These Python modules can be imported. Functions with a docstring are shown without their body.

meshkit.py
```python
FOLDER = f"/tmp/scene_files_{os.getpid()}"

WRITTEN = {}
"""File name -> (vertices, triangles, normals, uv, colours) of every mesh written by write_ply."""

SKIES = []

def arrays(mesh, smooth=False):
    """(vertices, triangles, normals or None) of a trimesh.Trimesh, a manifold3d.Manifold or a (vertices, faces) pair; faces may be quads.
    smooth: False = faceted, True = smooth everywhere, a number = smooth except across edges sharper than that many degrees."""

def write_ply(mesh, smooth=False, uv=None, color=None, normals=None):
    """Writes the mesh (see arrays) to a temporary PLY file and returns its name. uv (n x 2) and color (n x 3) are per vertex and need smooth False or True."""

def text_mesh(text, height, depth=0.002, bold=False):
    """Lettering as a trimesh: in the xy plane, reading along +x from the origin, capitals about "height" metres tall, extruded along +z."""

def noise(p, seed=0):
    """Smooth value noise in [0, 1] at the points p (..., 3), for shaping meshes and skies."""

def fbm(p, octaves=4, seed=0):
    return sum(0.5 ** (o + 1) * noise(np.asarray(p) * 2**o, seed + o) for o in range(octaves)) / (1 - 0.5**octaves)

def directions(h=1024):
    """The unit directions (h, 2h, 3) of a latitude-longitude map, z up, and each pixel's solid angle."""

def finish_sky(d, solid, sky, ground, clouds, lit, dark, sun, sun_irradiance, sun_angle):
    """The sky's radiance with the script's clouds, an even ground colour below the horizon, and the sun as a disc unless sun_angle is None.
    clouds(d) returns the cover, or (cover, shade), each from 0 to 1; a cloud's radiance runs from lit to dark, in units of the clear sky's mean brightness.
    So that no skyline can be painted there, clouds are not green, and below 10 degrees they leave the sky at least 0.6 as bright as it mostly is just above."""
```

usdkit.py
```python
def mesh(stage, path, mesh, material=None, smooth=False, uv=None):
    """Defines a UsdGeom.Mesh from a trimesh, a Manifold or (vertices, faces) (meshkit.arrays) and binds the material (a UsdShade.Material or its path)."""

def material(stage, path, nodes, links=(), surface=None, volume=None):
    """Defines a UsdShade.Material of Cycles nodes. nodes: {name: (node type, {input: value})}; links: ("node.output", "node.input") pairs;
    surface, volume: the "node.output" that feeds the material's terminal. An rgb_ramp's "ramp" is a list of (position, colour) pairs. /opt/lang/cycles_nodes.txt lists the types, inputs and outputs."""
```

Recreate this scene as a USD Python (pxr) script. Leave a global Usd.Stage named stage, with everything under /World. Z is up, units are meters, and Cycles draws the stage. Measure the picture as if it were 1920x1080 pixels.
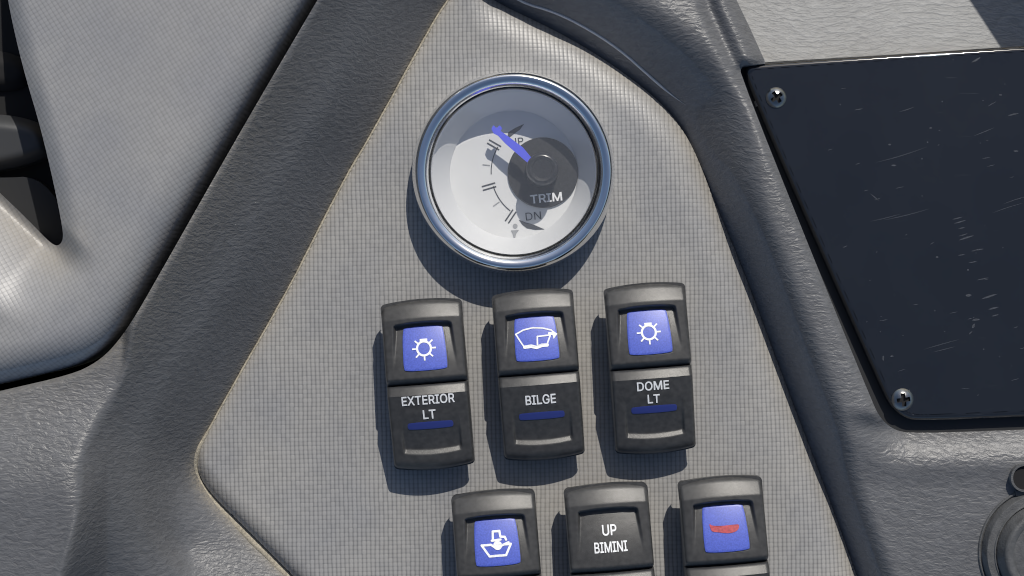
import math, random
import numpy as np, trimesh, shapely, manifold3d
from shapely.geometry import Polygon, LineString, Point, box as sbox
from shapely import affinity
from shapely.ops import unary_union
from scipy.spatial import Delaunay, cKDTree
import usdkit, meshkit
from pxr import Usd, UsdGeom, UsdLux, UsdShade, Gf, Sdf

random.seed(4); rng = np.random.default_rng(4)
stage = Usd.Stage.CreateInMemory()
UsdGeom.SetStageUpAxis(stage, "Z"); UsdGeom.SetStageMetersPerUnit(stage, 1.0)
UsdGeom.Xform.Define(stage, "/World"); UsdGeom.Scope.Define(stage, "/World/Looks")

# ---------------------------------------------------------------- camera, sky, sun
S = 1 / 7000.0            # metres of dashboard per unit of the plan (0.143 mm)
D = 3150.0                # camera height above the switch panel in the same units
EXPOSURE = 0.0
SKY, SUN, SUN_EL = 0.082, 0.97, math.radians(42)
SUN_AZ = math.atan2(0.27, 0.96)
cam = UsdGeom.Camera.Define(stage, "/World/camera")
cam.AddTranslateOp().Set(Gf.Vec3d(0, 0, D * S))
cam.CreateHorizontalApertureAttr(36.0); cam.CreateVerticalApertureAttr(20.25)
cam.CreateFocalLengthAttr(36.0 * D / 1920); cam.CreateClippingRangeAttr((0.02, 2000.0))
cam.CreateExposureAttr(EXPOSURE)

sky_mat = usdkit.material(stage, "/World/Looks/sky_look", {
    "sky": ("sky_texture", {"sky_type": "single_scattering", "sun_disc": False, "sun_elevation": SUN_EL, "sun_rotation": SUN_AZ, "aerosol_density": 1.2}),
    "bg": ("background_shader", {"strength": SKY})}, [("sky.color", "bg.color")], surface="bg.background")
dome = UsdLux.DomeLight.Define(stage, "/World/sky")
UsdShade.MaterialBindingAPI.Apply(dome.GetPrim()).Bind(sky_mat)
dome.GetPrim().SetCustomDataByKey("kind", "structure")
sun = UsdLux.DistantLight.Define(stage, "/World/sun")
sun.CreateIntensityAttr(SUN); sun.CreateAngleAttr(0.5); sun.CreateColorAttr(Gf.Vec3f(1.0, 0.95, 0.87))
sun.GetPrim().CreateAttribute("inputs:normalize", Sdf.ValueTypeNames.Bool).Set(True)
to_sun = np.array([math.sin(SUN_AZ) * math.cos(SUN_EL), math.cos(SUN_AZ) * math.cos(SUN_EL), math.sin(SUN_EL)])
zx = to_sun; xx = np.cross([0, 0, 1.0], zx); xx /= np.linalg.norm(xx); yx = np.cross(zx, xx)
sun.AddTransformOp().Set(Gf.Matrix4d(*xx, 0, *yx, 0, *zx, 0, 0, 0, 2, 1))

# ---------------------------------------------------------------- helpers
used = {}
def numbered(path):
    n = used.get(path, -1) + 1
    used[path] = n
    return path if n == 0 else f"{path}_{n:03d}"

def tag(p, label=None, cat=None, group=None, kind=None):
    for k, v in (("label", label), ("category", cat), ("group", group), ("kind", kind)):
        if v: p.SetCustomDataByKey(k, v)

def thing(name, label, cat, loc=None, rotz=0, scale=None, group=None):
    x = UsdGeom.Xform.Define(stage, numbered("/World/" + name))
    if loc is not None: x.AddTranslateOp().Set(Gf.Vec3d(*map(float, loc)))
    if rotz: x.AddRotateZOp().Set(float(rotz))
    if scale: x.AddScaleOp().Set(Gf.Vec3f(scale, scale, scale))
    tag(x.GetPrim(), label, cat, group)
    return x.GetPrim()

def obj(name, mesh, m, parent=None, smooth=30, label=None):
    path = numbered((str(parent.GetPath()) if parent else "/World") + "/" + name)
    p = usdkit.mesh(stage, path, mesh, m, smooth=smooth).GetPrim()
    if label: p.SetCustomDataByKey("label", label)
    return p

def chaikin(P, n=2, closed=False):
    P = np.asarray(P, float)
    for _ in range(n):
        A, B = (P, np.roll(P, -1, 0)) if closed else (P[:-1], P[1:])
        Q = np.stack([A * .75 + B * .25, A * .25 + B * .75], 1).reshape(-1, 2)
        P = Q if closed else np.vstack([P[:1], Q, P[-1:]])
    return P

def resample(P, step, closed=True):
    P = np.asarray(P, float)
    if closed: P = np.vstack([P, P[:1]])
    L = np.r_[0, np.cumsum(np.linalg.norm(np.diff(P, axis=0), axis=1))]
    n = max(3, int(round(L[-1] / step)))
    t = np.linspace(0, L[-1], n + 1)[: n if closed else n + 1]
    return np.stack([np.interp(t, L, P[:, k]) for k in (0, 1)], 1)

def lift(P, h):
    """Plan position as seen from the camera's height at level h -> metres (x right, y away, z up)."""
    P = np.asarray(P, float); h = np.broadcast_to(np.asarray(h, float), P.shape[:1])
    k = (D - h) / D
    return np.stack([(P[:, 0] - 960) * S * k, (540 - P[:, 1]) * S * k, h * S], 1)

def spot(x, y, h=0.0):
    return lift(np.array([[x, y]], float), h)[0]

def sm(t):
    t = np.clip(t, 0, 1)
    return t * t * (3 - 2 * t)

def smin(a, b, k):
    h = np.clip(.5 + .5 * (b - a) / k, 0, 1)
    return b * (1 - h) + a * h - k * h * (1 - h)

def merge(parts):
    V, F, n = [], [], 0
    for v, f in parts:
        V.append(np.asarray(v)); F.append(np.asarray(f) + n); n += len(v)
    return np.vstack(V), np.vstack(F)

def vf(m):
    if hasattr(m, "to_mesh"):
        m = m.to_mesh(); return np.array(m.vert_properties[:, :3]), np.array(m.tri_verts)
    return np.array(m.vertices), np.array(m.faces)

def sheet(poly, step, hfun, skirt=60, edge_step=None, undercut=False):
    """Triangulated sheet over a plan polygon (with holes), its edges followed exactly, and a wall down from every edge."""
    rings = [np.array(poly.exterior.coords)[:-1]] + [np.array(r.coords)[:-1] for r in poly.interiors]
    edges = [resample(r, edge_step or step * .8) for r in rings]
    x0, y0, x1, y1 = poly.bounds
    gx, gy = np.meshgrid(np.arange(x0, x1, step), np.arange(y0, y1, step))
    gx = gx + (np.arange(gx.shape[0]) % 2)[:, None] * step * .5
    G = np.stack([gx.ravel(), gy.ravel()], 1)
    G = G[shapely.contains_xy(poly, G[:, 0], G[:, 1])]
    E = np.vstack(edges)
    G = G[cKDTree(E).query(G)[0] > step * .55]
    P = np.vstack([E, G])
    T = Delaunay(P).simplices
    c = P[T].mean(1)
    T = T[shapely.contains_xy(poly.buffer(.01), c[:, 0], c[:, 1])]
    a, b, cc = P[T[:, 0]], P[T[:, 1]], P[T[:, 2]]
    area = (b[:, 0] - a[:, 0]) * (cc[:, 1] - a[:, 1]) - (b[:, 1] - a[:, 1]) * (cc[:, 0] - a[:, 0])
    T = np.where((area > 0)[:, None], T[:, ::-1], T)      # plan y runs down
    T = T[np.abs(area) > 1e-6]
    h = hfun(P)
    out = [(lift(P, h), T)]
    n = 0
    if skirt:
        for e in edges:
            k = len(e); hh = h[n:n + k]; n += k
            top = lift(e, hh); bot = top - np.array([0, 0, skirt * S])
            if undercut is not False:
                uc = undercut(e)[:, None]; bot = bot * (1 - uc) + lift(e, hh - skirt) * uc
            i = np.arange(k); j = (i + 1) % k
            out.append((np.vstack([top, bot]), np.vstack([np.stack([i, j, j + k], 1), np.stack([i, j + k, i + k], 1)])))
    return merge(out)

def slab(poly, z0, z1, flip=True):
    """Plan polygon(s) (y down, centred where the caller wants) -> solid, in plan units."""
    parts = []
    for g in getattr(poly, "geoms", [poly]):
        if g.is_empty or g.area < 1e-9: continue
        m = trimesh.creation.extrude_polygon(g, z1 - z0, engine="earcut")
        v = np.array(m.vertices); f = np.array(m.faces)
        v[:, 2] += z0
        if flip: v[:, 1] *= -1; f = f[:, ::-1]
        parts.append((v, f))
    return merge(parts)

def lathe(profile, n=96):
    """(r, z) profile from outside to inside -> open surface of revolution."""
    pr = np.asarray(profile, float)
    a = np.linspace(0, 2 * np.pi, n, endpoint=False)
    V = np.stack([pr[:, 0][:, None] * np.cos(a), pr[:, 0][:, None] * np.sin(a), np.repeat(pr[:, 1][:, None], n, 1)], -1).reshape(-1, 3)
    F = []
    for k in range(len(pr) - 1):
        i = np.arange(n); j = (i + 1) % n
        A, B, C, Dd = k * n + i, k * n + j, (k + 1) * n + j, (k + 1) * n + i
        F += [np.stack([A, B, C], 1), np.stack([A, C, Dd], 1)]
    return V, np.vstack(F)

def arc(cx, cz, rx, rz, a0, a1, n=10):
    t = np.radians(np.linspace(a0, a1, n))
    return [(cx + rx * math.cos(q), cz + rz * math.sin(q)) for q in t]

def text_at(text, cap, width=None, rot=0, bold=False):
    """Lettering polygons in plan units (y down), centred on its box."""
    m = meshkit.text_mesh(text, cap, 1.0, bold=bold)
    v, f = np.array(m.vertices), np.array(m.faces)
    b = v[:, :2].min(0), v[:, :2].max(0)
    v[:, 0] -= (b[0][0] + b[1][0]) / 2; v[:, 1] -= cap / 2
    if width: v[:, 0] *= width / (b[1][0] - b[0][0])
    v[:, 2] = np.where(v[:, 2] > .5, 1.0, 0.0)
    c, s = math.cos(math.radians(rot)), math.sin(math.radians(rot))
    v[:, :2] = v[:, :2] @ np.array([[c, s], [-s, c]])
    return v, f                                             # here y up, z 0..1

# ---------------------------------------------------------------- materials
def simple(name, color, rough=.5, metal=0, spec=.5, extra=None, noise=None, bump=None, bevel=None):
    """Principled with mottled colour and a fine bump. noise = (scale, amount), bump = (scale, strength, distance)."""
    n = {"p": ("principled_bsdf", {"base_color": color, "roughness": rough, "metallic": metal, "specular_ior_level": spec, **(extra or {})})}
    l = []
    n["g"] = ("geometry", {})
    if noise:
        n["n"] = ("noise_texture", {"scale": noise[0], "detail": 4.0})
        n["r"] = ("rgb_ramp", {"ramp": [(.3, tuple(c * (1 - noise[1]) for c in color)), (.7, tuple(min(1, c * (1 + noise[1])) for c in color))]})
        l += [("g.position", "n.vector"), ("n.fac", "r.fac"), ("r.color", "p.base_color")]
    if bevel:
        n["bv"] = ("bevel", {"radius": bevel, "samples": 6})
    if bump:
        n["bn"] = ("noise_texture", {"scale": bump[0], "detail": 3.0})
        n["b"] = ("bump", {"strength": bump[1], "distance": bump[2]})
        l += [("g.position", "bn.vector"), ("bn.fac", "b.height"), ("b.normal", "p.normal")]
        if bevel: l += [("bv.bevel", "b.normal")]
    elif bevel: l += [("bv.bevel", "p.normal")]
    return usdkit.material(stage, "/World/Looks/" + name, n, l, surface="p.BSDF")

def weave(name, pitch, angle, light, dark, depth, vx=1.0, vy=1.0):
    """Woven-look moulded relief: a fine grid of cushions with uneven threads."""
    k = 1 / (pitch * S)
    n = {"g": ("geometry", {}),
         "wn": ("noise_texture", {"scale": 60.0, "detail": 2.0}),
         "wa": ("vector_math", {"math_type": "multiply_add", "vector2": (.0007, .0007, 0)}),
         "m": ("mapping", {"rotation": (0, 0, math.radians(angle)), "scale": (k, k, 0.0)}),
         "s": ("separate_xyz", {}),
         "ax": ("math", {"math_type": "multiply", "value2": math.pi}), "ay": ("math", {"math_type": "multiply", "value2": math.pi}),
         "sx": ("math", {"math_type": "sine"}), "sy": ("math", {"math_type": "sine"}),
         "bx": ("math", {"math_type": "absolute"}), "by": ("math", {"math_type": "absolute"}),
         "px": ("math", {"math_type": "power", "value2": .55}), "py": ("math", {"math_type": "power", "value2": .55}),
         "fl": ("vector_math", {"math_type": "floor"}), "wh": ("white_noise_texture", {"dimensions": "2D"}),
         "mx": ("math", {"math_type": "multiply_add", "value2": .70 * vx, "value3": 0.0}),
         "my": ("math", {"math_type": "multiply_add", "value2": .30 * vy, "value3": 0.0}),
         "sum": ("math", {"math_type": "add"}),
         "wr": ("math", {"math_type": "multiply_add", "value2": .20, "value3": -.10}),
         "tot": ("math", {"math_type": "add"}),
         "r": ("rgb_ramp", {"ramp": [(.2, dark), (.95, light)]}),
         "big": ("noise_texture", {"scale": 38.0, "detail": 4.0}),
         "br": ("rgb_ramp", {"ramp": [(.3, (.86, .87, .90)), (.7, (1.09, 1.07, 1.03))]}),
         "mul": ("mix_color", {"blend_type": "multiply", "fac": 1.0, "use_clamp": False}),
         "at": ("attribute", {"attribute": "dust"}),
         "dn": ("noise_texture", {"scale": 2500.0, "detail": 3.0}),
         "dm": ("math", {"math_type": "multiply"}),
         "dmix": ("mix_color", {"blend_type": "mix", "b": (.34, .30, .235)}),
         "b": ("bump", {"strength": .55, "distance": depth}),
         "p": ("principled_bsdf", {"roughness": .43, "specular_ior_level": .5})}
    l = [("g.position", "wn.vector"), ("wn.color", "wa.vector1"), ("g.position", "wa.vector3"), ("wa.vector", "m.vector"), ("m.vector", "s.vector"), ("s.x", "ax.value1"), ("s.y", "ay.value1"),
         ("ax.value", "sx.value1"), ("ay.value", "sy.value1"), ("sx.value", "bx.value1"), ("sy.value", "by.value1"),
         ("bx.value", "px.value1"), ("by.value", "py.value1"), ("px.value", "mx.value1"), ("py.value", "my.value1"),
         ("mx.value", "sum.value1"), ("my.value", "sum.value2"), ("m.vector", "fl.vector1"), ("fl.vector", "wh.vector"),
         ("wh.value", "wr.value1"), ("sum.value", "tot.value1"), ("wr.value", "tot.value2"), ("tot.value", "r.fac"),
         ("g.position", "big.vector"), ("big.fac", "br.fac"), ("r.color", "mul.a"), ("br.color", "mul.b"),
         ("g.position", "dn.vector"), ("at.fac", "dm.value1"), ("dn.fac", "dm.value2"), ("dm.value", "dmix.fac"), ("mul.result", "dmix.a"),
         ("dmix.result", "p.base_color"), ("sum.value", "b.height"), ("b.normal", "p.normal")]
    return usdkit.material(stage, "/World/Looks/" + name, n, l, surface="p.BSDF")

def leather(name, color, rough, grain, strength, angle=4.0, stretch=3.2):
    """Padded vinyl with a stretched wrinkle grain; the mesh attribute 'dust' lays tan dirt on it."""
    n = {"g": ("geometry", {}),
         "wn": ("noise_texture", {"scale": 22.0, "detail": 1.0}),
         "wo": ("vector_math", {"math_type": "multiply_add", "vector2": (.012, .012, .0), "vector3": (0, 0, 0)}),
         "wad": ("vector_math", {"math_type": "add"}),
         "m": ("mapping", {"rotation": (0, 0, math.radians(angle)), "scale": (grain / stretch, grain, grain / stretch)}),
         "n1": ("noise_texture", {"scale": 1.0, "detail": 3.0, "roughness": .55, "distortion": .6}),
         "r1": ("rgb_ramp", {"ramp": [(.3, (0, 0, 0)), (.7, (1, 1, 1))]}),
         "n2": ("noise_texture", {"scale": 9000.0, "detail": 2.0}),
         "mixh": ("math", {"math_type": "multiply_add", "value2": .22}),
         "b": ("bump", {"strength": strength, "distance": .0005}),
         "big": ("noise_texture", {"scale": 30.0, "detail": 5.0}),
         "r": ("rgb_ramp", {"ramp": [(.3, tuple(c * .9 for c in color)), (.7, tuple(c * 1.1 for c in color))]}),
         "cav": ("mix_color", {"blend_type": "multiply", "fac": .25}),
         "at": ("attribute", {"attribute": "dust"}),
         "dn": ("noise_texture", {"scale": 1500.0, "detail": 6.0, "roughness": .75}),
         "dr": ("math", {"math_type": "multiply_add", "value2": 2.6, "value3": -.8, "use_clamp": True}),
         "dm": ("math", {"math_type": "multiply"}),
         "dmix": ("mix_color", {"blend_type": "mix", "b": (.33, .29, .22)}),
         "rr": ("math", {"math_type": "multiply_add", "value2": .4, "value3": rough}),
         "p": ("principled_bsdf", {"specular_ior_level": .5})}
    l = [("g.position", "wn.vector"), ("wn.color", "wo.vector1"), ("g.position", "wad.vector1"), ("wo.vector", "wad.vector2"),
         ("wad.vector", "m.vector"), ("m.vector", "n1.vector"), ("n1.fac", "r1.fac"), ("g.position", "n2.vector"),
         ("n2.fac", "mixh.value1"), ("r1.color", "mixh.value3"), ("mixh.value", "b.height"), ("b.normal", "p.normal"),
         ("g.position", "big.vector"), ("big.fac", "r.fac"), ("r.color", "cav.a"), ("r1.color", "cav.b"),
         ("g.position", "dn.vector"), ("dn.fac", "dr.value1"), ("dr.value", "dm.value1"), ("at.fac", "dm.value2"), ("dm.value", "dmix.fac"),
         ("cav.result", "dmix.a"), ("dmix.result", "p.base_color"), ("dm.value", "rr.value1"), ("rr.value", "p.roughness")]
    return usdkit.material(stage, "/World/Looks/" + name, n, l, surface="p.BSDF")

M = {}
M["weave"] = weave("woven_grey_plastic", 8.2, -1, (.325, .323, .318), (.150, .151, .154), .00018)
M["weave_side"] = weave("woven_grey_plastic_turned", 7.4, -32, (.288, .290, .296), (.195, .197, .203), .00008, .8, 1.4)
M["vinyl"] = leather("grained_charcoal_vinyl", (.128, .131, .139), .37, 1 / (6.5 * S), .34, 4.0, 2.4)
M["pad"] = leather("grained_light_grey_vinyl", (.235, .24, .245), .5, 1 / (7 * S), .34, -18.0, 3.2)
M["bead"] = simple("dusty_sealant", (.36, .325, .255), .85, noise=(1800.0, .35), bump=(3500.0, .5, .0003))
M["seam"] = simple("seam_painted_highlight", (.55, .555, .56), .4)  # pale colour paints a highlight onto the seam, which lies in shade
M["black"] = simple("matte_black_plastic", (.014, .015, .017), .55, bump=(6000.0, .2, .0001))
M["dark"] = simple("dark_grey_plastic", (.035, .037, .04), .5, bump=(5000.0, .2, .0001))
M["switch"] = simple("satin_black_switch_plastic", (.047, .0465, .046), .36, noise=(700.0, .22), bump=(9000.0, .3, .00012))
M["switch_side"] = simple("switch_bezel_plastic", (.022, .023, .026), .5, bump=(9000.0, .2, .0001))
M["lens"] = simple("blue_translucent_lens", (.075, .112, .49), .42, extra={"coat_weight": .08, "coat_roughness": .35}, noise=(2500.0, .18))
M["bar"] = simple("dark_blue_indicator", (.03, .045, .21), .35)
M["white"] = simple("white_print", (.80, .81, .82), .6, noise=(2500.0, .12))
M["red"] = simple("faded_red_print", (.40, .045, .06), .5, noise=(1500.0, .3))
M["chrome"] = simple("polished_chrome", (.95, .96, .97), .12, metal=1.0, bump=(900.0, .03, .0002))
M["dial"] = simple("white_dial", (.66, .665, .66), .5, noise=(120.0, .03))
M["reflector"] = simple("silver_reflector_ring", (.62, .63, .64), .4, metal=.15)
M["gauge_black"] = simple("gauge_black", (.034, .034, .035), .35, noise=(1500.0, .25))
M["hub"] = simple("hub_black", (.026, .026, .028), .28, noise=(1500.0, .25))
M["needle"] = simple("blue_needle", (.10, .12, .78), .35)
M["ink"] = simple("dial_ink", (.045, .05, .06), .6)
M["ink_pale"] = simple("dial_ink_pale", (.30, .31, .32), .6)
M["screw"] = simple("dark_nickel_screw", (.30, .30, .30), .24, metal=1.0, bump=(2500.0, .1, .0002))
M["void"] = simple("recess_black", (.004, .004, .005), .8)
M["cap"] = simple("charcoal_rubber_cap", (.085, .087, .09), .5, noise=(500.0, .2), bump=(2200.0, .35, .0004))
M["scratch"] = simple("scratched_acrylic", (.055, .060, .070), .4, noise=(4000.0, .8))
M["glass"] = usdkit.material(stage, "/World/Looks/gauge_glass", {
    "t": ("transparent_bsdf", {"color": (.995, .995, .995)}), "gl": ("glossy_bsdf", {"roughness": .03, "color": (1, 1, 1)}),
    "f": ("layer_weight", {"blend": .5}), "pw": ("math", {"math_type": "power", "value2": 5.0}), "ma": ("math", {"math_type": "multiply_add", "value2": .95, "value3": .06}), "d": ("diffuse_bsdf", {"color": (.8, .82, .85)}), "dm": ("mix_closure", {"fac": .052}), "m": ("mix_closure", {})},
    [("t.BSDF", "dm.closure1"), ("d.BSDF", "dm.closure2"), ("f.facing", "pw.value1"), ("pw.value", "ma.value1"), ("ma.value", "m.fac"), ("dm.closure", "m.closure1"), ("gl.BSDF", "m.closure2")], surface="m.closure")
# black acrylic: specks of dust and hairline scratches
a = math.radians(-20)
M["plate"] = usdkit.material(stage, "/World/Looks/black_acrylic", {
    "g": ("geometry", {}),
    "m": ("mapping", {"rotation": (0, 0, a), "scale": (90.0, 1500.0, 1.0)}),
    "n": ("noise_texture", {"scale": 1.0, "detail": 2.0}),
    "r": ("rgb_ramp", {"ramp": [(.0, (0, 0, 0)), (.70, (0, 0, 0)), (.86, (.5, .5, .5))]}),
    "n2": ("noise_texture", {"scale": 55.0, "detail": 3.0}),
    "r2": ("rgb_ramp", {"ramp": [(.42, (0, 0, 0)), (.62, (1, 1, 1))]}),
    "v": ("voronoi_texture", {"scale": 260.0, "feature": "f1"}),
    "rv": ("rgb_ramp", {"ramp": [(.0, (.6, .6, .6)), (.04, (.3, .3, .3)), (.07, (0, 0, 0))]}),
    "sc": ("math", {"math_type": "multiply"}), "mx": ("math", {"math_type": "maximum"}), "md": ("math", {"math_type": "multiply"}),
    "film": ("math", {"math_type": "multiply_add", "value2": .05, "value3": 0.0}), "tot": ("math", {"math_type": "add", "use_clamp": True}),
    "c": ("mix_color", {"blend_type": "mix", "a": (.006, .0065, .008), "b": (.14, .15, .16)}),
    "ro": ("math", {"math_type": "multiply_add", "value2": .4, "value3": .06}),
    "p": ("principled_bsdf", {"specular_ior_level": 1.2})},
    [("g.position", "m.vector"), ("m.vector", "n.vector"), ("n.fac", "r.fac"), ("g.position", "n2.vector"), ("n2.fac", "r2.fac"),
     ("r.color", "sc.value1"), ("r2.color", "sc.value2"), ("g.position", "v.vector"), ("v.distance", "rv.fac"),
     ("rv.color", "md.value1"), ("r2.color", "md.value2"), ("sc.value", "mx.value1"), ("md.value", "mx.value2"),
     ("n2.fac", "film.value1"), ("film.value", "tot.value1"), ("mx.value", "tot.value2"), ("tot.value", "c.fac"), ("c.result", "p.base_color"),
     ("tot.value", "ro.value1"), ("ro.value", "p.roughness")], surface="p.BSDF")

# ---------------------------------------------------------------- plan outlines
X0, X1, Y0, Y1 = -820, 2740, -720, 1720
C_left = [(868, -40), (843, 0), (817, 37), (700, 250), (640, 350), (545, 540), (455, 695), (388, 815), (370, 858), (372, 890), (397, 928), (460, 990), (550, 1080), (700, 1235), (790, 1350)]
C_right = [(1700, 1350), (1607, 1080), (1553, 930), (1470, 713), (1387, 488), (1325, 345), (1303, 275), (1267, 217), (1220, 173), (1133, 110), (1067, 70), (987, 30), (913, 0), (885, -30)]
from scipy.ndimage import gaussian_filter1d
_cr = resample(chaikin(C_right, 1), 2.0, False)
_sm = np.stack([gaussian_filter1d(_cr[:, k], 22, mode="nearest") for k in (0, 1)], 1)
C_ring = np.vstack([chaikin(C_left, 2), _sm[::5]])
C_poly = Polygon(C_ring)
G_edge = [(1092, -830), (880, -480), (595, 0), (440, 265), (290, 530), (247, 604), (212, 652), (180, 680), (135, 702), (0, 733), (-420, 830), (-900, 940)]
G_ring = np.vstack([chaikin(G_edge, 2), [(X0 - 80, -830)]])
G_poly = Polygon(G_ring).buffer(0)
O_ring = [(-12, -900), (-5, -480), (5, -60), (20, 30), (45, 135), (75, 235), (100, 340), (118, 430), (118, 452), (108, 462), (94, 455), (65, 425), (30, 390), (0, 362), (-60, 302), (-330, 60), (-330, -900)]
O_poly = Polygon(chaikin(O_ring, 2, True))
K_ring = [(1388, 142), (1390, 124), (1404, 121), (2170, 76), (2192, 75), (2200, 82), (2200, 104), (2200, 768), (2200, 790), (2192, 796), (2170, 797), (1920, 806), (1715, 813), (1680, 808), (1653, 788), (1634, 752)]
K_poly = Polygon(chaikin(K_ring, 2, True))
PAD_edge = [(1200, -900), (1290, -480), (1360, -60), (1381, 0), (1405, 50), (1433, 112)]

Cb = resample(C_ring, 2.0); C_tree = cKDTree(Cb)
# roll-off of the switch panel's edge, per boundary point: width and depth
def side_of(P):
    x, y = P[:, 0], P[:, 1]
    right = (x > 900) & ((y < 60) | (x > 1000))
    low = (~right) & (y > 870)
    return right, low
r_, l_ = side_of(Cb)
Cw = np.where(r_, 70.0, np.where(l_, 36.0, 6.0)); Cd = np.where(r_, 40.0, np.where(l_, 28.0, 5.0))
k_ = np.hanning(61); k_ /= k_.sum()
Cw, Cd = (np.convolve(np.r_[q[-30:], q, q[:30]], k_, "valid") for q in (Cw, Cd))

def h_center(P):
    d, i = C_tree.query(P)
    t = np.clip(1 - d / Cw[i], 0, 1)
    return -Cd[i] * (1 - np.sqrt(np.clip(1 - t * t, 0, 1)))

Gb = resample(chaikin(G_edge, 2), 2.0, False); G_tree = cKDTree(Gb)
Kb = resample(chaikin(K_ring, 2, True), 2.0); K_tree = cKDTree(Kb)
Pb = resample(PAD_edge, 2.0, False); P_tree = cKDTree(Pb)
crease = resample(chaikin([(1160, -900), (1250, -480), (1315, -60), (1326, 5), (1345, 50), (1372, 108), (1396, 165), (1430, 240)], 2), 2.0, False); crease_tree = cKDTree(crease)

def h_frame(P):
    x, y = P[:, 0], P[:, 1]
    dC, iC = C_tree.query(P)
    inside = shapely.contains_xy(C_poly, x, y)
    dC = np.where(inside, 0, dC)
    base0 = -Cd[iC] - 3
    # bar between the two woven panels and the lower left
    g = 1 - sm((y - 1.4 * np.maximum(200 - x, 0) - 840) / 320)
    lowl = sm((y - 850) / 190) * sm((260 - dC) / 160) * sm((x - 200) / 160) * sm((900 - x) / 100)
    barB = smin(66 - 52 * lowl + 1.14 * np.maximum(dC - 55, -55) * (.12 + .88 * g) + 15 * np.exp(-((dC - 92) / 36) ** 2), 275 + 0 * x, 30)
    crest = 232 - .33 * np.maximum(y - 680, 0)
    A = 216 + 52 * sm((y - 695) / 250) + 2.5 * np.maximum(x - crest, 0)
    left = smin(A, barB, 16)
    # ridge on the right and the flat below
    flat = 72 - 18 * sm((y - 800) / 120)
    right = flat + 14 * np.exp(-((dC - 105) / 60) ** 2) * (1 - sm((y - 760) / 100))
    w = sm((x - 780) / 260) if False else sm((x + .25 * (y - 540) - 620) / 420)
    base = left * (1 - w) + right * w
    slope_r = 1.05 + .85 * sm((y - 170) / 260)
    slope = 1.45 * (1 - w) * (1 - .66 * lowl) + slope_r * w
    h = smin(base, base0 + slope * dC, 44 * w + 34 * (1 - w))
    h = smin(h, 25 + 400 * sm((y + 80) / 140) + 400 * sm((760 - x) / 150), 20)
    # roll to the cover plate
    dK = K_tree.query(P)[0]
    below = sm((y - 770) / 40)
    h = h - (1 - below) * 12 * np.clip(1 - dK / 16, 0, 1) ** 2
    h = h - below * w * 44 * np.clip(1 - dK / 75, 0, 1) ** 1.8
    # soft crease and the edge towards the dash pad
    dS = crease_tree.query(P)[0]
    h = h - 15 * np.exp(-(dS / 15) ** 2) * sm((230 - y) / 120)
    dP = P_tree.query(P)[0]
    h = h - 26 * np.clip(1 - dP / 34, 0, 1) ** 2
    # edge of the groove round the side panel
    dG = G_tree.query(P)[0]
    h = h - 7 * np.clip(1 - dG / 9, 0, 1) ** 2
    return h

# ---------------------------------------------------------------- dashboard frame
pad_cut = Polygon(PAD_edge + [(1446, 160), (X1 + 99, 160), (X1 + 99, -900)])
frame_poly = sbox(X0, Y0, X1, Y1).difference(unary_union([G_poly, C_poly.buffer(-2), K_poly, pad_cut]))
frame_poly = max(getattr(frame_poly, "geoms", [frame_poly]), key=lambda q: q.area)
dash = thing("dashboard_frame", "grained charcoal vinyl frame of the dashboard, padded bars round the woven panels and black plate", "dashboard")

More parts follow.
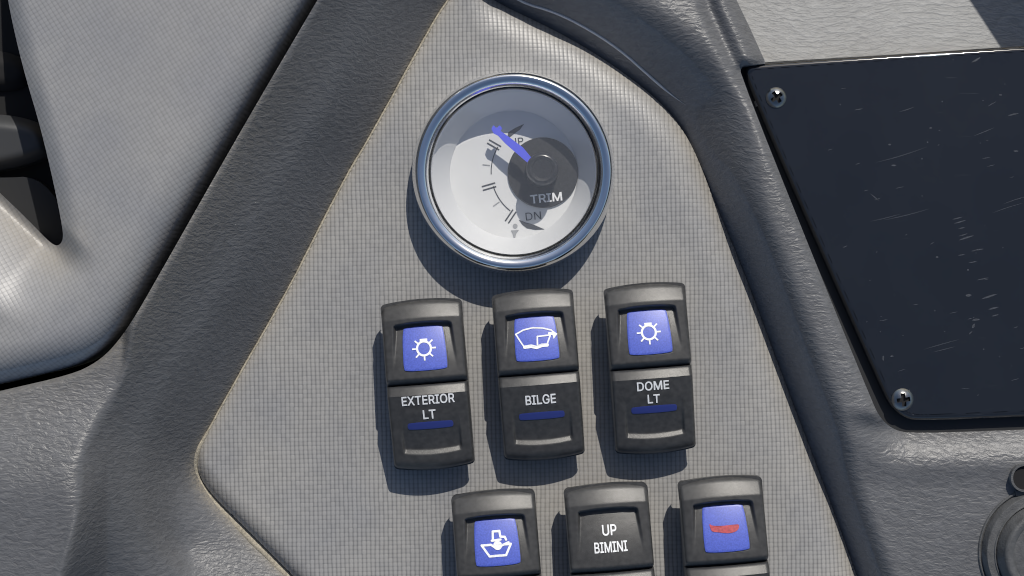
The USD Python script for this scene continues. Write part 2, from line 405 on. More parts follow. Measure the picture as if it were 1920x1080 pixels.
def with_dust(prim, fn):
    """Where dirt has settled, as a mesh attribute."""
    pts = np.array(UsdGeom.Mesh(prim).GetPointsAttr().Get())
    k = D / (D - pts[:, 2] / S)
    P = np.stack([pts[:, 0] * k / S + 960, 540 - pts[:, 1] * k / S], 1)
    UsdGeom.PrimvarsAPI(prim).CreatePrimvar("dust", Sdf.ValueTypeNames.FloatArray, "vertex").Set(fn(P).astype(np.float32).tolist())

bead_line = chaikin(C_left[1:13], 2)
bead_tree = cKDTree(resample(bead_line, 2, False))
def dust_frame(P):
    dG = G_tree.query(P)[0]; dB = bead_tree.query(P)[0]
    a = .34 * np.exp(-(dG / 62) ** 2) * sm((P[:, 1] + 50) / 350) * (1 - .55 * sm((P[:, 1] - 640) / 90))
    b = .95 * np.exp(-(dB / (9 + 10 * sm((P[:, 1] - 780) / 120))) ** 2)
    return np.clip(np.maximum(a, b) + .015, 0, 1)
fr = obj("vinyl_bars", sheet(frame_poly, 5.6, h_frame, 70, 3.0), M["vinyl"], dash, smooth=True)
with_dust(fr, dust_frame)

def tube(P3, r, n=8):
    P3 = np.asarray(P3); r = np.broadcast_to(r, len(P3))
    T = np.gradient(P3, axis=0); T /= np.linalg.norm(T, axis=1, keepdims=True)
    up = np.array([0, 0, 1.0]); N = np.cross(T, up); N /= np.linalg.norm(N, axis=1, keepdims=True); B = np.cross(N, T)
    a = np.linspace(0, 2 * np.pi, n, endpoint=False)
    V = (P3[:, None] + r[:, None, None] * (np.cos(a)[None, :, None] * N[:, None] + np.sin(a)[None, :, None] * B[:, None])).reshape(-1, 3)
    F = []
    for k in range(len(P3) - 1):
        i = np.arange(n); j = (i + 1) % n
        F += [np.stack([k * n + i, k * n + j, (k + 1) * n + j], 1), np.stack([k * n + i, (k + 1) * n + j, (k + 1) * n + i], 1)]
    return V, np.vstack(F)

bl = resample(chaikin(C_left[1:14], 2), 4, False)
bh = h_center(bl) ; low_ = sm((bl[:, 1] - 790) / 110)
tang = np.gradient(bl, axis=0); tang /= np.linalg.norm(tang, axis=1, keepdims=True)
out = np.stack([-tang[:, 1], tang[:, 0]], 1)                     # away from the panel (to the left in plan)
br_ = 2.2 + 7.0 * low_
br_ = br_ * (1 + .22 * (meshkit.noise(np.c_[bl / 23.0, np.zeros(len(bl))], 3) - .5))
off = br_ * .75
sgn = np.where(shapely.contains_xy(C_poly, *(bl + out * 3).T), -1, 1)[:, None]
obj("sealant_bead", tube(lift(bl + sgn * out * off[:, None], -Cd[C_tree.query(bl)[1]] + 2 - (.2 + .55 * low_) * br_), br_ * S), M["bead"], dash, smooth=True,
    label="thin dusty tan bead along the left edge of the switch panel")
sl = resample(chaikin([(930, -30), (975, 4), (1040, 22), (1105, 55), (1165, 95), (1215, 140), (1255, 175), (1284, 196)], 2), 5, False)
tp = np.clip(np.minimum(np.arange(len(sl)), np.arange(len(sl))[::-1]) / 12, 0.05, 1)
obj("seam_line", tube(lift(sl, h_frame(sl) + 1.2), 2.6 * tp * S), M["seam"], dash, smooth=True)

# ---------------------------------------------------------------- central switch panel
GX, GY = 963.0, 321.0
g_hole = affinity.translate(Point(0, 0).buffer(150, 48), GX, GY + 3)
pan = obj("switch_panel", sheet(C_poly.difference(g_hole), 5.0, h_center, 50, 2.5), M["weave"], None, smooth=True)
tag(pan, "central grey panel with woven texture that carries the gauge and the rocker switches", "panel")
with_dust(pan, lambda P: np.clip(.55 * np.exp(-(C_tree.query(P)[0] / 16) ** 2) + .55 * np.exp(-((P[:, 0] - 1085) / 190) ** 2 - ((P[:, 1] - 790) / 230) ** 2), 0, 1))

# ---------------------------------------------------------------- upper left side panel with its opening
side_poly = Polygon(G_ring).buffer(0).intersection(sbox(X0, Y0, X1, Y1)).buffer(-13).difference(O_poly)
side_poly = max(getattr(side_poly, "geoms", [side_poly]), key=lambda q: q.area)
Ob = resample(chaikin(O_ring, 2, True), 2.0); O_tree = cKDTree(Ob)
lip = resample(chaikin([(108, 462), (94, 455), (65, 425), (30, 390), (0, 362), (-60, 302), (-330, 60)], 2), 2.0, False); lip_tree = cKDTree(lip)
def h_side(P):
    dG = np.maximum(G_tree.query(P)[0] - 13, 0)
    t = np.clip(1 - dG / 74, 0, 1)
    h = 262 - 70 * (1 - np.sqrt(np.clip(1 - t * t, 0, 1)))
    dl = lip_tree.query(P)[0]
    s_ = -.68 * P[:, 0] + .73 * (P[:, 1] - 362); t_ = .73 * P[:, 0] + .68 * (P[:, 1] - 362)
    under = sm((s_ + 40) / 60) * (1 - sm((t_ - 115) / 130))
    h -= under * 92 * np.clip(1 - dl / 165, 0, 1) ** 1.4
    dO = O_tree.query(P)[0]
    h -= (1 - under) * 20 * np.clip(1 - dO / 34, 0, 1) ** 2
    return h
sp = obj("side_panel", sheet(side_poly, 5.0, h_side, 110, 2.5, lambda e: (O_tree.query(e)[0] < 4) * 1.0), M["weave_side"], None, smooth=True)
tag(sp, "grey woven side panel at the upper left with a dark opening in it", "panel")
with_dust(sp, lambda P: .75 * np.exp(-(lip_tree.query(P)[0] / 55) ** 2) + .12)

vent = thing("vent_recess", "black recess with dark curved slats inside the opening of the side panel", "vent")
obj("recess_floor", sheet(Polygon([(X0, Y0), (30, Y0), (150, 480), (90, 500), (X0, 420)]), 20.0, lambda P: 60 + 0 * P[:, 0], 0), M["void"], vent)
sl1 = Polygon(chaikin([(-300, 190), (-40, 212), (40, 218), (84, 236), (100, 285), (70, 302), (20, 316), (-60, 330), (-300, 330)], 2, True))
obj("slat", sheet(sl1, 5.0, lambda P: 118 - 26 * np.clip(1 - shapely.distance(sl1.exterior, shapely.points(P)) / 26, 0, 1) ** 2, 40), M["dark"], vent, smooth=True)
sl2 = Polygon(chaikin([(-300, 60), (-100, 330), (0, 334), (70, 330), (120, 390), (135, 470), (100, 480), (40, 430), (-40, 360), (-300, 200)], 2, True))
obj("slat", sheet(sl2, 5.0, lambda P: 112 - .35 * (P[:, 0] + .4 * (P[:, 1] - 330)) * .6, 30), M["black"], vent, smooth=True)
sl3 = Polygon(chaikin([(-300, 40), (-20, 92), (45, 105), (62, 150), (30, 172), (-40, 168), (-300, 150)], 2, True))
obj("slat", sheet(sl3, 5.0, lambda P: 84 - 18 * np.clip(1 - shapely.distance(sl3.exterior, shapely.points(P)) / 26, 0, 1) ** 2, 30), M["void"], vent, smooth=True)

# ---------------------------------------------------------------- dash pad, upper right
pad_poly = Polygon([(1170, Y0), (X1, Y0), (X1, 200), (1420, 200), (1385, 100), (1340, 0)])
pd = obj("dash_pad", sheet(pad_poly, 8.0, lambda P: 14 - .30 * (110 - P[:, 1]) + .00004 * (P[:, 1] - 100) ** 2, 30), M["pad"], None, smooth=True)
tag(pd, "light grey grained vinyl pad above the black cover plate", "dashboard pad")
with_dust(pd, lambda P: .08 + .10 * np.exp(-((P[:, 1] - 105) / 25.0) ** 2))

# ---------------------------------------------------------------- black cover plate with screws
plate = thing("cover_plate", "glossy black scratched acrylic cover plate held by screws, on the right of the dashboard", "cover plate")
obj("gasket_shade", sheet(K_poly.buffer(3), 14.0, lambda P: 22 + 0 * P[:, 0], 20), M["black"], plate)  # black tray; its margin also stands in for the shadow round the plate
p_ring = [(1397, 150), (1398, 124), (1414, 119), (2165, 70), (2187, 69), (2194, 76), (2194, 98), (2194, 744), (2194, 766), (2187, 772), (2165, 773), (1920, 781), (1725, 789), (1696, 784), (1671, 763), (1654, 732)]
p_poly = Polygon(chaikin(p_ring, 3, True))
p_edge = p_poly.exterior
ptree = cKDTree(resample(np.array(p_edge.coords)[:-1], 1.0))
def h_plate(P):
    t = np.clip(1 - ptree.query(P)[0] / 9, 0, 1)
    return 47 - 9 * (1 - np.sqrt(np.clip(1 - t * t, 0, 1)))
inner = p_poly.buffer(-10)
rimv = sheet(p_poly.difference(inner.buffer(-1)), 2.0, h_plate, 20, 1.6)
face = sheet(inner, 40.0, lambda P: 47.0 + 0 * P[:, 0], 0, 8.0)
obj("acrylic_sheet", rimv, M["plate"], plate, smooth=True, label="glossy black sheet with dust and hairline scratches")
stage.RemovePrim(str(plate.GetPath()) + "/acrylic_sheet"); used.pop(str(plate.GetPath()) + "/acrylic_sheet")
obj("acrylic_sheet", merge([rimv, face]), M["plate"], plate, smooth=True, label="glossy black sheet with dust and hairline scratches")

def screw_head(r):
    sph = manifold3d.Manifold.sphere(r * 1.3, 64).translate((0, 0, -r * .72)) ^ manifold3d.Manifold.cylinder(r * 2, r, r, 64)
    for q in (0, 90):
        sph -= manifold3d.Manifold.cube((r * 1.2, r * .38, r), True).translate((0, 0, r * .62)).rotate((0, 0, q))
    sph -= manifold3d.Manifold.cylinder(r, r * .05, r * .34, 24).translate((0, 0, r * .08))
    return sph
for (x, y, r, q) in ((1455, 183, 19, 35), (1692, 749, 20.5, 8)):
    v, f = vf(screw_head(r).rotate((0, 0, q)))
    sc_ = obj("screw", (v * S + spot(x, y, 47), f), M["screw"], plate, smooth=35)
    cr = affinity.rotate(unary_union([sbox(-r * .62, -r * .2, r * .62, r * .2), sbox(-r * .2, -r * .62, r * .2, r * .62)]), -q, origin=(0, 0))
    v, f = slab(cr, r * .1, r * .2, True)
    obj("cross_slot_shade", (v * S + spot(x, y, 47), f), M["void"], sc_, smooth=False)  # near-black cross laid in the slot to paint its shade

def sliver(x, y, ln, w, ang, h=47.25):
    t = np.linspace(-1, 1, 7); c, s = math.cos(math.radians(ang)), -math.sin(math.radians(ang))
    half = w * (1 - t ** 2) * .36 + .05
    bend = rng.normal() * ln * .02 * (1 - t ** 2)
    up = np.stack([x + t * ln / 2 * c - (half + bend) * -s, y + t * ln / 2 * s + (-half - bend) * c], 1)
    dn = np.stack([x + t * ln / 2 * c - (-half + bend) * -s, y + t * ln / 2 * s + (half - bend) * c], 1)
    V = lift(np.vstack([up, dn]), h); i = np.arange(6)
    return V, np.vstack([np.stack([i, i + 7, i + 8], 1), np.stack([i, i + 8, i + 1], 1)])
sc = []
for (x, y, ln, w, q) in ((1795, 409, 20, 2.6, 14), (1800, 416, 24, 3, 16), (1803, 428, 14, 2.4, 12), (1812, 446, 30, 4, 18), (1806, 440, 18, 2.4, 18), (1835, 468, 18, 3, 8), (1826, 470, 10, 2, 10),
                         (1803, 478, 14, 2, 8), (1824, 491, 16, 2.6, 12), (1843, 523, 22, 2.6, 12), (1815, 506, 4, 4, 0), (1816, 554, 12, 7, 5), (1855, 556, 32, 4.5, 18), (1863, 578, 20, 4, 14), (1866, 591, 14, 3, 14), (1830, 600, 16, 5, 6), (1825, 611, 10, 6, 60), (1820, 624, 9, 3, 40),
                         (1845, 247, 42, 1.6, 22), (1690, 290, 100, 1.3, 17), (1700, 402, 90, 1.2, 14), (1660, 408, 60, 1.0, 14), (1765, 646, 70, 1.3, 16), (1770, 655, 44, 1.2, 14), (1900, 215, 22, 3.5, 12), (1905, 283, 10, 4, 0), (1668, 271, 6, 4, 0), (1676, 310, 10, 4, 0),
                         (1640, 370, 22, 2, -40), (1645, 373, 12, 2.2, 20), (1656, 672, 3, 14, 0), (1672, 668, 7, 4, 0), (1830, 112, 20, 5, 30), (1876, 178, 6, 4, 0), (1757, 482, 5, 5, 0), (1905, 375, 50, 1.4, 18), (1890, 390, 60, 1.1, 18), (1700, 205, 30, 1.4, 18), (1745, 240, 6, 4, 0), (1610, 205, 16, 2, 10), (1860, 195, 18, 2, 30)):
    sc.append(sliver(x, y, ln, w, q))
for _ in range(45):
    x, y = rng.uniform(1480, 1930), rng.uniform(120, 760)
    if Polygon(p_ring).buffer(-18).contains(Point(x, y)):
        sc.append(sliver(x, y, rng.choice([3, 4, 9, 16]), rng.uniform(1, 2), rng.normal(16, 6)))
st_ = obj("scuff_marks", merge(sc), M["scratch"], plate, smooth=False); st_.SetCustomDataByKey("kind", "stuff")

# ---------------------------------------------------------------- trim gauge
kg = (D - 69) / D
gauge = thing("trim_gauge", "round chrome-rimmed trim gauge with white dial and blue needle, above the switches", "gauge", spot(GX, GY, 69) * [1, 1, 0])
def gput(name, vfm, m, parent=gauge, smooth=30, **k):
    v, f = vfm
    return obj(name, (np.asarray(v) * S, f), m, parent, smooth, **k)
R = 192.5 * kg
bez = [(R, -2), (R, 28)] + arc(R - 15, 28, 15, 44, 0, 90, 16)[1:] + arc(R - 15, 62, 13, 10, 90, 165, 8)[1:] + [(R - 31.5, 58), (R - 33.5, 52), (R - 35, 40), (R - 35, 8)]
gput("chrome_bezel", lathe(bez, 160), M["chrome"], smooth=60)
gput("retaining_ring", lathe([(R - 33.5, 55), (R - 36, 55), (R - 36, 50), (R - 34, 48)], 128), M["black"])
gv, gf = lathe([(R - 35, 60), (R - 60, 62), (R - 100, 64), (30, 65.2), (1e-3, 65.4)], 96)
gput("glass", (gv, gf if np.cross(gv[gf[0, 1]] - gv[gf[0, 0]], gv[gf[0, 2]] - gv[gf[0, 0]])[2] > 0 else gf[:, ::-1]), M["glass"], smooth=True)
ZD = -12.0
kd = (D - ZD) / D
gput("reflector_ring", lathe([(R - 35.5, 54), (R - 36, 36)] + [(R - 38, 26), (124, ZD + 6), (121, ZD + 3), (119.5, ZD - 1)], 128), M["reflector"], smooth=40)
gput("dial", lathe([(123, ZD), (60, ZD), (1e-3, ZD)], 96), M["dial"])
org = spot(GX, GY, 69)[:2] / S
def on_dial(x, y, z):
    q = spot(x, y, z) / S
    return q[0] - org[0], q[1] - org[1]
def dial_poly(coords, z0, z1, m, name, parent=gauge):
    c = np.array([on_dial(x, y, z0) for x, y in coords])
    return gput(name, slab(Polygon(c).buffer(0), z0, z1, False), m, parent, smooth=False)
cx, cy = on_dial(1018, 324, ZD)
disc = lathe([(66 * kd, ZD - 1), (66 * kd, ZD + 4), (64.5 * kd, ZD + 5.5), (1e-3, ZD + 5.5)], 96)
gput("centre_disc", (disc[0] + [cx, cy, 0], disc[1]), M["gauge_black"])
hx, hy = on_dial(1017, 316, 58)
hub = lathe([(31, ZD + 5), (30, 49)] + arc(22, 49, 8, 10, 0, 80, 8) + [(19, 58), (17.5, 56.6), (1e-3, 56)], 72)
hubp = gput("needle_hub", (hub[0] + [hx, hy, 0], hub[1]), M["hub"])
nz = 26.0
nd = [(999, 300), (992, 307), (971, 289), (948, 269), (934, 254), (926, 250), (922, 242), (925, 236), (931, 241), (937, 236), (941, 241), (938, 246), (956, 259), (980, 277)]
nc = np.array([on_dial(x, y, nz) for x, y in nd])
gput("needle", slab(Polygon(nc).buffer(.5), nz - 2, nz + 4, False), M["needle"], hubp, smooth=False)
nc2 = np.array([on_dial(x, y, nz) for x, y in ((1014, 306), (1004, 320), (986, 303), (996, 290))])
gput("needle_arm", slab(Polygon(nc2), nz - 6, nz - 1, False), M["hub"], hubp, smooth=False)
def lettering(text, x, y, cap, width, rot, z, m, parent=gauge, bold=False, name="lettering"):
    v, f = text_at(text, cap, width, rot, bold)
    px, py = on_dial(x, y, z)
    v = v * [1, 1, .5] + [px, py, z]
    return gput(name, (v, f), m, parent, smooth=False)
lettering("TRIM", 1024, 371, 15.5, 60, 6, ZD + 5.6, M["white"], bold=True)
lettering("DN", 1000, 405, 14.5, 29, 6, ZD + .4, M["ink"])
lettering("UP", 969, 265, 13, 25, 6, ZD + .4, M["ink"])
def stroke(pts, w):
    return LineString(pts).buffer(w / 2, cap_style="flat")
ar = [stroke([(1014 + 93 * math.cos(math.radians(t)), 322 - 93 * math.sin(math.radians(t))) for t in np.linspace(t0, t1, 24)], 1.8) for t0, t1 in ((150, 183), (197, 232))]
ticks = []
for t in (150, 196, 236):
    ra = math.radians(t)
    for o in (-3.6, 3.6):
        c, s = math.cos(ra), -math.sin(ra)
        x0, y0 = 1014 + 88 * c - s * o, 322 + 88 * s + c * o
        x1, y1 = 1014 + 114 * c - s * o, 322 + 114 * s + c * o
        ticks.append(stroke([(x0, y0), (x1, y1)], 2.6))
def dial_mark(name, polys, m, z=ZD + .4):
    parts = []
    for p in polys:
        for gg in getattr(p, "geoms", [p]):
            c = np.array([on_dial(x, y, z) for x, y in gg.exterior.coords])
            hol = [np.array([on_dial(x, y, z) for x, y in r.coords]) for r in gg.interiors]
            parts.append(slab(Polygon(c, hol), z, z + .4, False))
    return gput(name, merge(parts), m, smooth=False)
for p in ar: dial_mark("scale_arc", [p], M["ink"])
for p in ticks: dial_mark("scale_mark", [p], M["ink"])
for t in (173, 216):
    ra = math.radians(t); c, s = math.cos(ra), -math.sin(ra)
    dial_mark("scale_mark", [stroke([(1014 + 96 * c, 322 + 96 * s), (1014 + 110 * c, 322 + 110 * s)], 2.0)], M["ink_pale"])
dial_mark("motor_symbol", [Polygon([(951, 259), (953, 248), (966, 240), (983, 232), (975, 243), (965, 250), (956, 257)])], M["ink"])
dial_mark("motor_symbol", [Polygon([(973, 412), (985, 417), (1000, 421), (1021, 430), (1004, 431), (988, 428), (979, 421)])], M["ink"])
dial_mark("motor_symbol", [Polygon([(958, 432), (973, 431), (968, 438), (966, 446), (963, 462), (960, 462), (963, 446), (961, 438)]), Point(966, 424).buffer(4.5)], M["ink_pale"])

# ---------------------------------------------------------------- rocker switches
W2, LEN = 76.0, 312.0
def sw_h(u, v):
    """Height of the rocker's face; u across from the axis, v down from the top end (plan units as seen)."""
    up = 80 + 15 * (v / 148) ** .8 if np.isscalar(v) else 80 + 15 * np.clip(v / 148, 0, 1) ** .8
    h = np.where(v < 158, 87 + 14 * np.clip(v / 150, 0, 1), 98 - 36 * np.clip((v - 172) / 130, 0, 1.1))
    h = h - 26 * np.clip((v - 139) / 15, 0, 1) ** 2.0 * (v < 158)                    # lower edge of the upper half
    h = np.where((v >= 154) & (v < 172), 91 + 6.4 * np.clip((v - 157) / 14, 0, 1), h)            # bright ledge of the lower half
    h = h - 8.0 * (u / W2) ** 2
    # scoops
    hw = 55 + 9 * np.clip((v - 36) / 100, 0, 1) - 2 * sm((40 - v) / 10)
    vt = 37 + 3 * (u / 55) ** 2
    s1 = sm((v - vt) / 5) * np.clip((134 - v) / 95, 0, 1.05) ** 1.9 * sm((hw - np.abs(u)) / 6) * (v < 150)
    h = h - 15 * s1
    vb = LEN - 27 - 3 * (u / 55) ** 2
    hw2 = 57
    s2 = np.clip((vb - v) / 9.5, 0, 1) * sm((v - 205) / 75) * sm((hw2 - np.abs(u)) / 6) * (v > 180)
    h = h - 7.2 * s2
    # rounded ends and long edges
    h = h - 13 * np.clip(1 - v / 31, 0, 1) ** 1.15 - 8 * (1 - np.sqrt(np.clip(1 - np.clip(1 - v / 9, 0, 1) ** 2, 0, 1)))
    h = h - 14 * (1 - np.sqrt(np.clip(1 - np.clip(1 - (LEN - v) / 18, 0, 1) ** 2, 0, 1)))
    e = np.clip(1 - (W2 - np.abs(u)) / 7, 0, 1)
    return h - 7 * (1 - np.sqrt(np.clip(1 - e * e, 0, 1)))
kt = (D - 85) / D

def rocker_body(v0, v1):
    nv = int((v1 - v0) / 1.6); nu = 96
    vs = np.linspace(v0, v1, nv)
    us = np.sin(np.linspace(-np.pi / 2, np.pi / 2, nu)) * .35 + np.linspace(-1, 1, nu) * .65
    r = 9.0
    dv = np.minimum(vs, LEN - vs)
    half = W2 - np.where(dv < r, r - np.sqrt(np.clip(r * r - (r - dv) ** 2, 0, None)), 0)
    U = us[None] * half[:, None]; V = np.repeat(vs[:, None], nu, 1)
    bow = 5.0 * (1 - us[None] ** 2) * (np.clip(1 - V / 60, 0, 1) - np.clip(1 - (LEN - V) / 60, 0, 1))
    H = sw_h(us[None] * W2, V)
    P = np.stack([U, LEN / 2 - V + bow, H], -1)
    P[..., :2] *= kt
    idx = np.arange(nv * nu).reshape(nv, nu)
    a, b, c, d = idx[:-1, :-1].ravel(), idx[1:, :-1].ravel(), idx[1:, 1:].ravel(), idx[:-1, 1:].ravel()
    F = np.vstack([np.stack([a, b, c], 1), np.stack([a, c, d], 1)])
    parts = [(P.reshape(-1, 3), F)]
    ring = np.r_[idx[0, :], idx[1:, -1], idx[-1, -2::-1], idx[-2:0:-1, 0]]
    top = P.reshape(-1, 3)[ring]
    out_ = top.copy(); out_[:, :2] *= 1.012; out_[:, 2] -= 6
    bot = out_.copy(); bot[:, 2] = np.where(v0 > 1, 40, 40 + 30 * np.clip((bot[:, 1] / kt - 20) / 90, 0, 1))
    bot2 = bot.copy(); bot2[:, 0] *= .72; bot2[:, 1] = bot2[:, 1] * .9 - 8
    n = len(ring); i = np.arange(n); j = (i + 1) % n
    vv = np.vstack([top, out_, bot, bot2])
    ff = [np.stack([i, i + k, j + k], 1) for k in ()]
    for o in (0, n, 2 * n):
        ff += [np.stack([i + o, i + n + o, j + n + o], 1), np.stack([i + o, j + n + o, j + o], 1)]
    parts.append((vv, np.vstack(ff)))
    return merge(parts)

def drape(V, F, lift_by):
    """V: (u, y-up-from-v) flat decal in seen units with z 0..1 -> on the rocker's face."""
    V = np.array(V, float)
    u, v = V[:, 0], LEN / 2 - V[:, 1]
    z = sw_h(u, v) + lift_by + V[:, 2] * .5
    return np.stack([u * kt, V[:, 1] * kt, z], 1) * S, F

def decal(poly, lift_by=.6, dense=None):
    """Plan polygon in (u, v) -> draped decal."""
    parts = []
    for g in getattr(poly, "geoms", [poly]):
        g = g.segmentize(4.0)
        v, f = slab(g, 0, 1, True)                                # y = -v
        v[:, 1] += LEN / 2
        parts.append((v, f))
    v, f = merge(parts)
    return drape(v, f, lift_by)

def lens_block(ring, rise, edge):
    """Raised window: a fine sheet over the (u, v) outline with rounded edges."""
    poly = Polygon(chaikin(ring, 2, True))
    tr = cKDTree(resample(np.array(poly.exterior.coords)[:-1], .5))
    x0, y0, x1, y1 = poly.bounds
    gx, gy = np.meshgrid(np.arange(x0, x1, 2.0), np.arange(y0, y1, 2.0))
    Gp = np.stack([gx.ravel(), gy.ravel()], 1); Gp = Gp[shapely.contains_xy(poly, Gp[:, 0], Gp[:, 1])]
    E = resample(np.array(poly.exterior.coords)[:-1], 1.2)
    Gp = Gp[cKDTree(E).query(Gp)[0] > .9]
    P = np.vstack([E, Gp]); T = Delaunay(P).simplices
    c = P[T].mean(1); T = T[shapely.contains_xy(poly.buffer(.01), c[:, 0], c[:, 1])]
    a, b, d = P[T[:, 0]], P[T[:, 1]], P[T[:, 2]]
    ar_ = (b[:, 0] - a[:, 0]) * (d[:, 1] - a[:, 1]) - (b[:, 1] - a[:, 1]) * (d[:, 0] - a[:, 0])
    T = np.where((ar_ > 0)[:, None], T[:, ::-1], T)
    t = np.clip(1 - tr.query(P)[0] / edge, 0, 1)
    z = sw_h(P[:, 0], P[:, 1]) + rise - edge * .5 * (1 - np.sqrt(np.clip(1 - t * t, 0, 1)))
    V = np.stack([P[:, 0] * kt, (LEN / 2 - P[:, 1]) * kt, z], 1)
    k = len(E); low = V[:k].copy(); low[:, 2] -= 5
    i = np.arange(k); j = (i + 1) % k
    v, f = merge([(V, T), (np.vstack([V[:k], low]), np.vstack([np.stack([i, j, j + k], 1), np.stack([i, j + k, i + k], 1)]))])
    return v * S, f

LENS = [(-38.5, 50), (-33, 44.5), (33, 44.5), (38.5, 50), (42.5, 121), (38, 127), (-36, 127), (-41, 121)]
BAR = [(-39, 224), (39, 224), (43, 227), (43, 235), (39, 238), (-39, 238), (-43, 235), (-43, 227)]
body_up, body_low = rocker_body(0, 156), rocker_body(156, LEN)
lens_mesh, bar_mesh = lens_block(LENS, 2.2, 2.0), lens_block(BAR, 1.0, 1.0)
seat_poly = affinity.scale(sbox(-W2 + 16, 34, W2 - 16, LEN - 18).buffer(-10).buffer(10), kt, kt, origin=(0, LEN / 2))
sv, sf = slab(seat_poly, -6, 48, True); sv[:, 1] += LEN / 2
slot_v, slot_f = slab(Polygon(chaikin([(x * 1.06, 86 + (y - 86) * 1.06) for x, y in LENS], 2, True)), 0, 1, True)

def icon_bulb():
    c = (0, 86)
    ring_ = Point(*c).buffer(15).difference(Point(*c).buffer(11))
    rays = [stroke([(c[0] + 15 * math.cos(t), c[1] + 15 * math.sin(t)), (c[0] + 22.5 * math.cos(t), c[1] + 22.5 * math.sin(t))], 3.0) for t in np.radians([0, 45, 90, 135, 180, 222, 318])]
    return unary_union([ring_, sbox(-7, 68, 7, 75)] + rays)

def icon_bilge():
    o = (0, 80)
    L_ = lambda pts, w=2.8: LineString([(x, y + o[1]) for x, y in pts]).buffer(w / 2)
    return unary_union([L_([(-37, -5), (-22, -12), (-4, -15), (14, -13), (30, -8)]), L_([(-37, -5), (-24, 18), (-20, 22)]), L_([(-22, 20), (-10, 19), (0, 22), (10, 19), (20, 19)], 6.5), L_([(20, 18), (28, 0)]),
                        L_([(2, 18), (3, 2), (26, 1)]), L_([(26, -2), (37, 0)], 5), Polygon([(30, 80 - 9), (41, 80), (33, 80 + 9)])])

def icon_boat():
    o = (0, 86)
    L_ = lambda pts, w=4: LineString([(x, y + o[1]) for x, y in pts]).buffer(w / 2)
    return unary_union([L_([(-27, 3), (-10, 3), (-3, 8)]), L_([(-27, 3), (-14, 23), (16, 23), (26, 4), (16, 4)]), L_([(-6, -4), (-5, -20), (7, -20), (8, -10), (16, -9), (18, -4)]),
                        Point(2, 91).buffer(8), L_([(-8, -4), (8, -5)]), L_([(8, 6), (22, 1)])])

def icon_horn():
    return affinity.scale(Polygon(chaikin([(-30, 72), (-26, 78), (-8, 80), (20, 79), (29, 79), (27, 89), (18, 95), (2, 96), (-14, 92), (-25, 91), (-29, 84)], 2, True)), .92, .85)

def add_text(parent, text, u, v, cap, width):
    tv, tf = text_at(text, cap, width, 0, True)
    tv[:, 0] += u; tv[:, 1] += LEN / 2 - v
    obj("lettering", drape(tv, tf, .5), M["white"], parent, smooth=False)

GROUP = None
def rocker_switch(label, top, lens=None, lines=(), upper_lines=(), icon_mat="white", scale=1.0, rot=4.5):
    x = top[0] + (LEN / 2 - 2) * math.sin(math.radians(rot)) * scale; y = top[1] + (4 if scale == 1 else 8) + (LEN / 2 - 2) * math.cos(math.radians(rot)) * scale
    c = spot(x, y, 82); c[2] = 0
    t = thing("rocker_switch", label, "switch", c, rot, scale, "rocker switches on the woven panel")
    obj("base", (sv * S, sf), M["switch_side"], t, smooth=30)
    obj("upper_rocker", (body_up[0] * S, body_up[1]), M["switch"], t, smooth=17)
    obj("lower_rocker", (body_low[0] * S, body_low[1]), M["switch"], t, smooth=17)
    if lens is not None:
        obj("lens_surround", drape(slot_v + [0, LEN / 2, 0], slot_f, -.3), M["switch_side"], t, smooth=False)
        ln = obj("lens", lens_mesh, M["lens"], t, smooth=40)
        obj("symbol", decal(lens, 2.5), M[icon_mat], ln, smooth=False)
    for (tx, v, cap, w) in upper_lines: add_text(t, tx, 0, v, cap, w)
    for (tx, v, cap, w) in lines: add_text(t, tx, 0, v, cap, w)
    obj("indicator", bar_mesh, M["bar"], t, smooth=40)
    return t

rocker_switch("black rocker switch lettered EXTERIOR LT with a blue light-bulb window", (789, 565), icon_bulb(), [("EXTERIOR", 182, 16.5, 99), ("LT", 210, 16.5, 24)])
rocker_switch("black rocker switch lettered BILGE with a blue boat-hull window", (998, 547), icon_bilge(), [("BILGE", 200, 17, 57)])
rocker_switch("black rocker switch lettered DOME LT with a blue light-bulb window", (1209, 535), icon_bulb(), [("DOME", 186, 16, 60), ("LT", 211, 16, 23)])
rocker_switch("black rocker switch with a white boat-with-cabin symbol on blue, bottom row left", (924, 921), icon_boat(), [], scale=1.03)
rocker_switch("black rocker switch lettered UP BIMINI, no blue window", (1136, 908), None, [], [("UP", 76, 18, 26), ("BIMINI", 106, 18, 60)], scale=1.03)
rocker_switch("black rocker switch with a red shape on its blue window, bottom row right", (1351, 895), icon_horn(), [], icon_mat="red", scale=1.03)

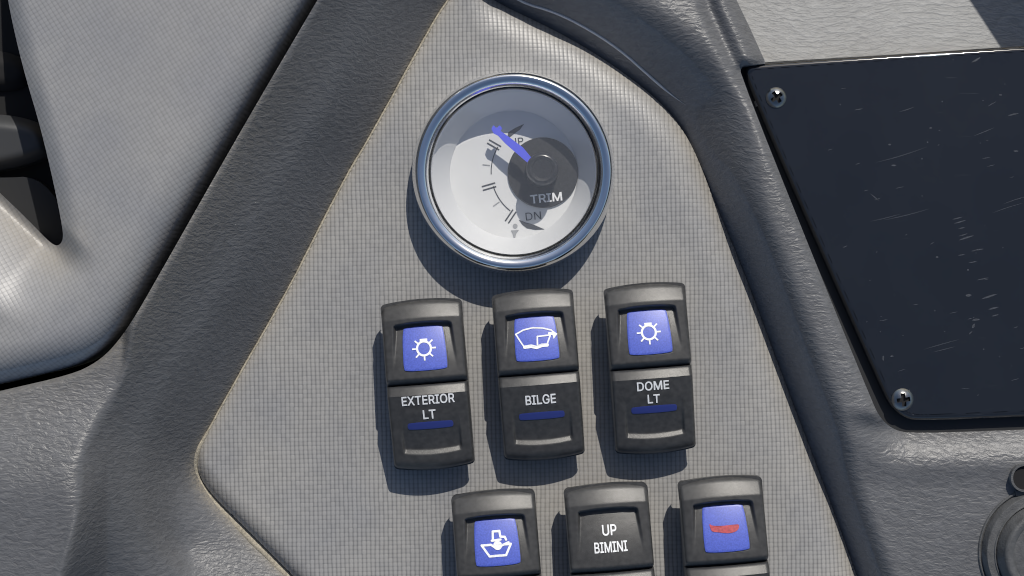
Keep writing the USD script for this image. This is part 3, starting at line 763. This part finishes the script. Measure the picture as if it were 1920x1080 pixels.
# ---------------------------------------------------------------- socket cap, lower right
sock = thing("socket_cap", "round charcoal rubber socket cap with a looped tab, cut by the lower right edge", "socket cap", spot(1960, 1036, 60) * [1, 1, 0] + [0, 0, 55 * S])
ks = (D - 60) / D
pr = [(125, -14), (125, 0)] + arc(122.5, 0, 2.5, 3, 0, 180, 6) + [(118.5, -1), (114, 15), (112, 17), (100, 17), (98.5, 19), (97, 19), (96, 14)] + [(96, 12), (87, 36)] + arc(79, 36, 8, 8, 10, 90, 6) + [(73, 43), (69, 39), (60, 40), (1e-3, 43)]
v, f = lathe([(r * ks, z) for r, z in pr[:15]], 128); obj("flange", (v * S, f), M["cap"], sock, smooth=40)
v, f = lathe([(r * ks, z) for r, z in pr[15:]], 128); obj("cap", (v * S, f), M["cap"], sock, smooth=40)
tabc = (spot(1919, 895, 60) - spot(1960, 1036, 60))[:2] / S
tab = affinity.translate(Point(0, 0).buffer(26, 32).difference(Point(0, 0).buffer(22, 32)), *tabc)
v, f = slab(tab, -6, 15, False); obj("tab_loop", (v * S, f), M["cap"], sock, smooth=35)
v, f = slab(affinity.translate(Point(0, 0).buffer(22.5, 32), *tabc), -5, 9, False); obj("tab_hole_shade", (v * S, f), M["void"], sock, smooth=35)  # solid near-black disc, painted shade for the hollow of the loop
v, f = slab(affinity.translate(sbox(-13, -34, 13, -25), *tabc), -6, 6, False); obj("tab_neck", (v * S, f), M["cap"], sock, smooth=35)

# ---------------------------------------------------------------- unseen slab added to cast the corner shadow on the dash pad
H_ = 330.0
shift = np.array([-math.sin(SUN_AZ), math.cos(SUN_AZ)]) * (H_ - 0) / math.tan(SUN_EL)
foot = [(1794, -120), (1850, 0), (1890, 88), (1955, 225), (2300, 225), (2300, -120)]
caster_pts = []
for (x, y) in foot:
    g0 = spot(x, y, 14 - .30 * (110 - min(y, 110)))
    t = H_ * S / to_sun[2]
    caster_pts.append(g0 + to_sun * t)
caster_pts = np.array(caster_pts)
v, f = merge([slab(Polygon(caster_pts[:, :2]), caster_pts[0, 2], caster_pts[0, 2] + .012, False)])
p = obj("added_shadow_slab", (v, f), M["dark"], None, smooth=False)
tag(p, "dark unseen slab added above the upper right corner to cast a shadow on the dash pad", "shadow_caster")
